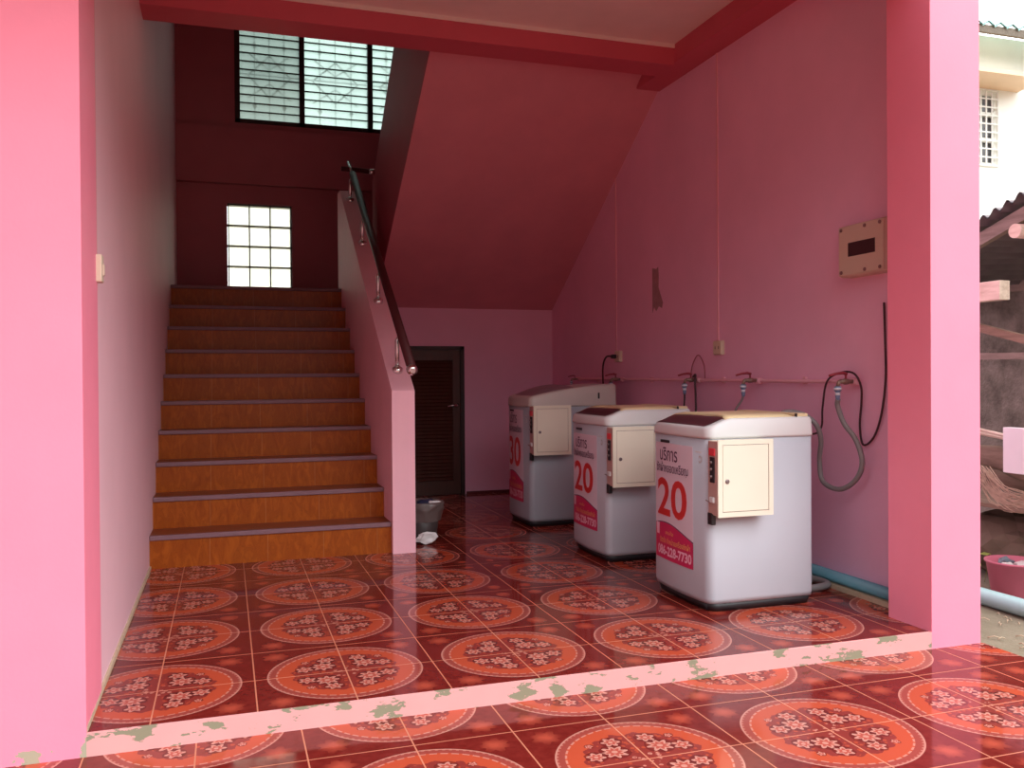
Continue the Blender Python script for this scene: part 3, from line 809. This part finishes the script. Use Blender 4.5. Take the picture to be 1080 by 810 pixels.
# ============================================================ WASTE BIN
BX, BY = 1.405, 3.0
M['bin'] = simple('smoky_grey_plastic', (.055, .04, .04), .45)
M['bag'] = simple('translucent_grey_bag', (.13, .095, .09), .35)
M['paperw'] = simple('white_paper', (.78, .74, .74), .7)
M['navy'] = simple('navy_cloth', (.02, .018, .06), .8)
b_ = thing('waste_bin', 'grey plastic waste bin lined with a bag behind the parapet end', 'bin', (BX, BY, 0))
MB().lathe([(.105, 0), (.110, .008), (.148, .305), (.142, .305), (.104, .015), (.02, .014)], n=28).build('bin_body', M['bin'], b_)
rnd = random.Random(3); ph = [rnd.uniform(0, 6) for _ in range(14)]
def wob(a, i): return .030*math.sin(5*a+ph[i % 14])+.028*math.sin(9*a+ph[(i+1) % 14])+.02*math.sin(17*a+ph[(i+2) % 14])+.05*max(0, math.cos(a+.3))**3
MB().lathe([(.137, .17), (.142, .20), (.150, .235), (.158, .262), (.165, .275), (.166, .295), (.170, .315), (.160, .328), (.148, .322), (.135, .30), (.12, .26)], n=60, cap=False, wob=wob).build('bin_liner', M['bag'], b_)
MB().lathe([(.152, .285), (.158, .289), (.158, .297), (.152, .301)], n=40, cap=False).build('bin_rim', M['bag'], b_)
def blob(name, c, r, sc3, mat, seed, rough=.25, parent=None, n=2):
    bm = bmesh.new(); bmesh.ops.create_icosphere(bm, subdivisions=n, radius=1); rr = random.Random(seed)
    for v in bm.verts:
        k = 1+rr.uniform(-rough, rough); v.co = Vector((v.co.x*r*sc3[0]*k, v.co.y*r*sc3[1]*k, v.co.z*r*sc3[2]*k))
    mb = MB(); bm.verts.index_update(); mb.add([(v.co.x+c[0], v.co.y+c[1], v.co.z+c[2]) for v in bm.verts], [[v.index for v in f.verts] for f in bm.faces]); bm.free()
    return mb.build(name, mat, parent)
tag(blob('crumpled_cloth', (BX+.025, BY, .300), .078, (1, 1, .55), M['navy'], 4), 'dark navy crumpled cloth in the top of the bin', 'cloth')
tag(blob('crumpled_paper', (BX+.082, BY-.062, .312), .05, (1.2, .9, .45), M['paperw'], 5), 'white scrap of paper in the bin beside the navy cloth', 'paper')
tag(blob('crumpled_paper', (BX+.0, BY-.165, .055), .066, (1.35, .6, .80), M['paperw'], 9, .3), 'crumpled white paper on the floor at the foot of the bin', 'paper')

# ============================================================ NEXT DOOR, RIGHT OF THE PILLAR
# neighbour's house
M['cream_house'] = paint('cream_house_render', (.95, .94, .86), .7, .02)
M['orange_trim'] = paint('orange_window_hood', (.95, .70, .48), .6, .03)
M['green_roof'] = simple('mint_green_roof_sheet', (.55, .82, .78), .4)
M['pane'] = simple('dark_grey_pane', (.16, .16, .17), .2)
hs = thing('house', 'cream neighbouring house with green metal roof and a grilled window', 'house', (0, 0, 0))
wn = (11.6, 12.80, 4.95, 6.26)
hb = MB(); wall_y(hb, 9.5, 20, -.12, 7.22, [wn], 8.0, 8.2); hb.box(9.5, 9.7, 8.2, 15, -.12, 7.2)
hb.build('house_wall', M['cream_house'], hs)
rf = MB(); vs = []; nn = 180
for i in range(nn+1):
    x = 8.9+11.5*i/nn; dz = .035*math.sin(i*PI/2)
    vs += [(x, 7.45, 7.18+dz), (x, 11.5, 10.6+dz)]
rf.add(vs, [(2*i, 2*i+2, 2*i+3, 2*i+1) for i in range(nn)], 0, False)
rf.add([(v[0], v[1], v[2]-.03) for v in vs], [(2*i, 2*i+2, 2*i+3, 2*i+1) for i in range(nn)])
rf.build('roof', M['green_roof'], hs)
MB().box(8.9, 20.4, 7.47, 7.53, 7.02, 7.15).build('fascia', M['wood_old'], hs)
hw = MB()
hw.box(wn[0], wn[1], 8.10, 8.13, wn[2], wn[3]); wo_ = hw.build('house_window', M['pane'], hs)
fr = MB()
for x in (wn[0], 12.0, 12.4, wn[1]-.07): fr.box(x, x+.07, 8.02, 8.08, wn[2], wn[3])
for z in (wn[2], 5.38, 5.83, wn[3]-.07): fr.box(wn[0], wn[1], 8.021, 8.079, z, z+.07)
fr.build('window_frame', M['white'], wo_)
gg = MB(); x = wn[0]
while x < wn[1]: gg.box(x, x+.022, 7.97, 7.99, wn[2], wn[3]); x += .13
z = wn[2]
while z < wn[3]: gg.box(wn[0], wn[1], 7.971, 7.989, z, z+.022); z += .145
gg.build('window_grille', M['white'], wo_)
hd_ = MB().prism([(7.45, 6.42), (8.0, 6.42), (8.0, 6.30), (7.45, 6.36)], 0, 11.2, 13.25); hd_.build('window_hood', M['orange_trim'], hs)

# lean-to shed
def sheet_mat():
    m, nt, bs = new_mat('dark_fibre_cement_sheet')
    n = noise(nt, 5, 4); nt.links.new(mixc(nt, n, (.10, .08, .09), (.22, .19, .19)), bs.inputs['Base Color']); bs.inputs['Roughness'].default_value = .8; return m
M['sheet'] = sheet_mat()
def block_mat():
    m, nt, bs = new_mat('mossy_block_wall')
    t = nt.nodes.new('ShaderNodeTexCoord'); n = noise(nt, 4, 6, .7)
    c = mixc(nt, ramp(nt, n, .35, .7), (.11, .10, .075), (.30, .27, .22))
    nt.links.new(c, bs.inputs['Base Color']); bs.inputs['Roughness'].default_value = .95; bump(nt, bs, noise(nt, 30, 4), .5, .02); return m
M['blockwall'] = block_mat()
sh = thing('shed', 'open timber lean-to shed with dark corrugated roof right of the pillar', 'shed', (4.9, .6, -.115))
def L(p): return (p[0]-4.9, p[1]-.6, p[2]+.115)
def sroof(y): return 2.37+.335*(.8-y)
r_ = MB(); vs = []; nn = 150
for i in range(nn+1):
    y = -.35+2.6*i/nn; dz = .021*math.sin(2*PI*y/.098); z = sroof(y)+dz
    vs += [L((4.84, y, z)), L((7.2, y, z+.10))]
r_.add(vs, [(2*i, 2*i+2, 2*i+3, 2*i+1) for i in range(nn)], 0, True)
r_.add([(v[0], v[1], v[2]-.012) for v in vs], [(2*i, 2*i+2, 2*i+3, 2*i+1) for i in range(nn)], 0, True)
r_.build('corrugated_roof', M['sheet'], sh)
def beam(name, a, b, wy, wz, mat, parent=sh):
    a = Vector(L(a)); b = Vector(L(b)); d = (b-a); n_ = d.normalized(); s = n_.cross(Vector((0, 0, 1)))
    s = s.normalized() if s.length > .01 else Vector((1, 0, 0)); u = s.cross(n_)
    vs = [p+s*wy*i+u*wz*j for p in (a, b) for i in (-.5, .5) for j in (-.5, .5)]
    return MB().add(vs, [(0, 1, 3, 2), (4, 6, 7, 5), (0, 4, 5, 1), (2, 3, 7, 6), (0, 2, 6, 4), (1, 5, 7, 3)]).build(name, mat, parent)
beam('eaves_beam', (4.93, -.3, sroof(-.3)-.10), (4.93, 2.2, sroof(2.2)-.10), .05, .085, M['wood_old'])
beam('rear_beam', (6.1, -.3, 2.60), (6.1, 2.3, 2.05), .05, .08, M['wood_old'])
beam('cross_beam', (5.6, -.3, 1.93), (5.6, 2.3, 2.02), .06, .05, M['wood_old'])
beam('shed_post', (4.96, 1.9, -.1), (4.96, 1.9, 1.92), .09, .09, M['wood_old'])
beam('shed_post', (6.15, -.25, -.1), (6.15, -.25, 2.5), .09, .09, M['wood_old'])
beam('shed_post', (5.0, -.28, -.1), (5.0, -.28, 2.55), .09, .09, M['wood_old'])
beam('brace', (4.98, 1.4, 1.80), (4.98, -.1, 1.40), .04, .055, M['wood_red'])
beam('shelf_beam', (4.94, -.3, 1.435), (4.94, 2.1, 1.475), .06, .045, M['wood_old'])
MB().box(*[q for q in (1.40, 1.5, -.95, 2.6, 0, 2.62)]).build('rear_wall', M['blockwall'], sh)
tag(MB().tube([(4.86, .47, 2.275), (5.9, .50, 2.27)], .048, 16).build('log', M['wood_pale']), 'round log end sticking out under the shed roof', 'log')
tag(MB().bbox(4.80, 4.89, .535, 2.0, 1.825, 1.955, .004).build('timber_offcut', M['wood_pale']), 'pale squared timber with a cut end in the shed, under the roof', 'timber')
tag(MB().bbox(4.80, 4.86, -.05, .512, .675, .975, .004).build('foam_board', M['paperw']), 'white box panel hung at the edge of the shed', 'panel')
sk = random.Random(5)
for i, (y0, z0, y1, z1, r) in enumerate([(1.6, 1.02, .30, .86, .012), (1.6, .96, .25, .84, .014), (1.5, .99, .2, .80, .010)]):
    tag(MB().tube([(4.95+.05*i, y0, z0), (4.93+.05*i, (y0+y1)/2, (z0+z1)/2+.015), (4.95+.05*i, y1, z1)], r, 8, sub=4).build('bamboo_stick', M['wood_pale']),
        ['upper bamboo stick across the shed, thinner of the front two', 'thickest bamboo stick across the shed, just below the upper one', 'rearmost thin bamboo stick across the shed'][i], 'stick', 'bamboo sticks in the shed')
MB().bbox(0, .6, -.8, 1.22, .52, .55, .004).build('shelf_plank', M['wood_red'], sh)
# curved bark pieces
def bark(name, pts, w0, mat, label, cat):
    mb = MB(); vs = []; n = 6; P = [Vector(p) for p in pts]; q = []
    for i in range(len(P)-1):
        for k in range(5): q.append(P[i].lerp(P[i+1], k/5))
    q.append(P[-1]); m_ = len(q)
    for i, p in enumerate(q):
        ww = w0*math.sin(PI*(.12+.83*i/(m_-1)))
        for j in range(n+1):
            a = (j/n-.5)*2.4; vs.append(p+Vector((-.5*ww*math.cos(a), .0, ww*math.sin(a)*.9)))
    fs = [(i*(n+1)+j, i*(n+1)+j+1, (i+1)*(n+1)+j+1, (i+1)*(n+1)+j) for i in range(m_-1) for j in range(n)]
    mb.add(vs, fs, 0, True); o = mb.build(name, mat)
    md = o.modifiers.new('thick', 'SOLIDIFY'); md.thickness = .012
    return tag(o, label, cat)
M['bark'] = wood('dry_palm_bark', (.15, .105, .07), (.26, .19, .13))
M['straw'] = simple('dry_straw', (.46, .34, .24), .9, 0, .2, .3, 30)
bark('palm_bark', [(5.07, 1.15, .76), (5.06, .75, .74), (5.06, .5, .66), (5.07, .25, .54)], .10, M['bark'], 'curved brown palm bark on the shed shelf, under the white panel', 'bark')
bark('palm_bark', [(5.26, 1.3, .60), (5.24, .8, .58), (5.24, .4, .54)], .09, M['bark'], 'dark curved palm bark lying behind the dry grass bundle', 'bark')
gs = MB()
for i in range(60):
    y = .78+sk.uniform(-.04, .06); z0 = .66+sk.uniform(-.08, .03)
    e = sk.uniform(.0, .12)
    gs.tube([(4.90+sk.uniform(0, .05), y, z0), (4.90, y-.08-e, z0-.11-sk.uniform(0, .04)), (4.91, y-.24-e, z0-.17+sk.uniform(-.02, .04)), (4.92, y-.42-e, .475+sk.uniform(0, .06))], .0032, 4, sub=3)
tag(gs.build('dry_grass', M['straw']), 'dry straw coloured grass bundle on the shed shelf', 'grass', kind='stuff')
M['sack'] = simple('dusty_tarpaulin', (.17, .13, .09), .9, 0, .2, .3, 9)
o = blob('tarpaulin', (5.25, .85, .11), .30, (.9, 1.5, .75), M['sack'], 12, .10, None, 3)
tag(o, 'brown tarpaulin heap on the ground behind the pink bucket', 'tarpaulin')
# bucket
M['bucket'] = simple('dusty_pink_plastic', (.50, .12, .17), .5, 0, .4, .08)
bk = thing('bucket', 'dusty pink plastic bucket of rubbish beside the pale pipe', 'bucket', (4.77, .40, -.112)); bk.scale = (.88, .88, .92)
MB().lathe([(.145, 0), (.15, .008), (.185, .225), (.198, .232), (.198, .246), (.178, .244), (.142, .02), (.02, .018)], n=32).build('bucket_body', M['bucket'], bk)
for i, (dx, dy, dz, r, mt, lb) in enumerate([(.02, .085, .205, .050, 'tape_blue', 'crumpled dark plastic in the pink bucket'), (-.085, -.02, .20, .046, 'paperw', 'pale crumpled wrapper at the left in the pink bucket'), (.03, -.062, .20, .060, 'paperw', 'pale crumpled wrapper at the right in the pink bucket')]):
    tag(blob('rubbish', (4.77+dx*.9, .40+dy*.9, -.112+dz*.95), r, (1, 1, .7), M['rub%d' % (i > 0)] if 'rub0' in M else simple('rub', (.1, .12, .14), .4) if i == 0 else simple('rub', (.50, .42, .40), .6), 20+i, .25), lb, 'rubbish')
M['leafg'] = simple('yellow_green_leaf', (.28, .30, .07), .6, 0, .4, .3, 10)
lf = MB()
for i in range(26):
    a = sk.uniform(0, 2*PI); c = Vector((4.78+sk.uniform(-.14, .10), .76+sk.uniform(-.05, .10), .10+sk.uniform(-.20, .08)))
    d1 = Vector((math.cos(a), math.sin(a), sk.uniform(-.3, .8))).normalized()*sk.uniform(.03, .055); d2 = d1.cross(Vector((sk.uniform(-1, 1), sk.uniform(-1, 1), 1))).normalized()*.018
    lf.add([c-d1, c-d1*.2+d2, c+d1, c-d1*.2-d2, c+Vector((0, 0, .004))], [(0, 1, 4), (1, 2, 4), (2, 3, 4), (3, 0, 4)])
    lf.tube([c-d1, (c.x, c.y, -.11)], .0015, 3)
tag(lf.build('weeds', M['leafg']), 'yellow green weeds growing behind the pink bucket', 'plant', kind='stuff')
tag(MB().tube([(4.365, -3.0, -.058), (4.37, -.2, -.057), (4.37, 3.5, -.057)], .052, 18).build('drain_pipe', M['pipe_pale']), 'pale blue plastic pipe lying on the dirt outside', 'pipe')
lt = MB()
for i in range(70):
    x = sk.uniform(3.85, 4.28); y = sk.uniform(-1.2, .6); a = sk.uniform(0, PI); l = sk.uniform(.02, .07)
    lt.tube([(x, y, -.103), (x+l*math.cos(a)*.5, y+l*math.sin(a)*.5, -.094), (x+l*math.cos(a), y+l*math.sin(a), -.103)], .003, 4)
tag(lt.build('leaf_litter', M['straw']), 'dry twigs and leaf litter scattered on the dirt beside the pale pipe', 'leaf litter', kind='stuff')
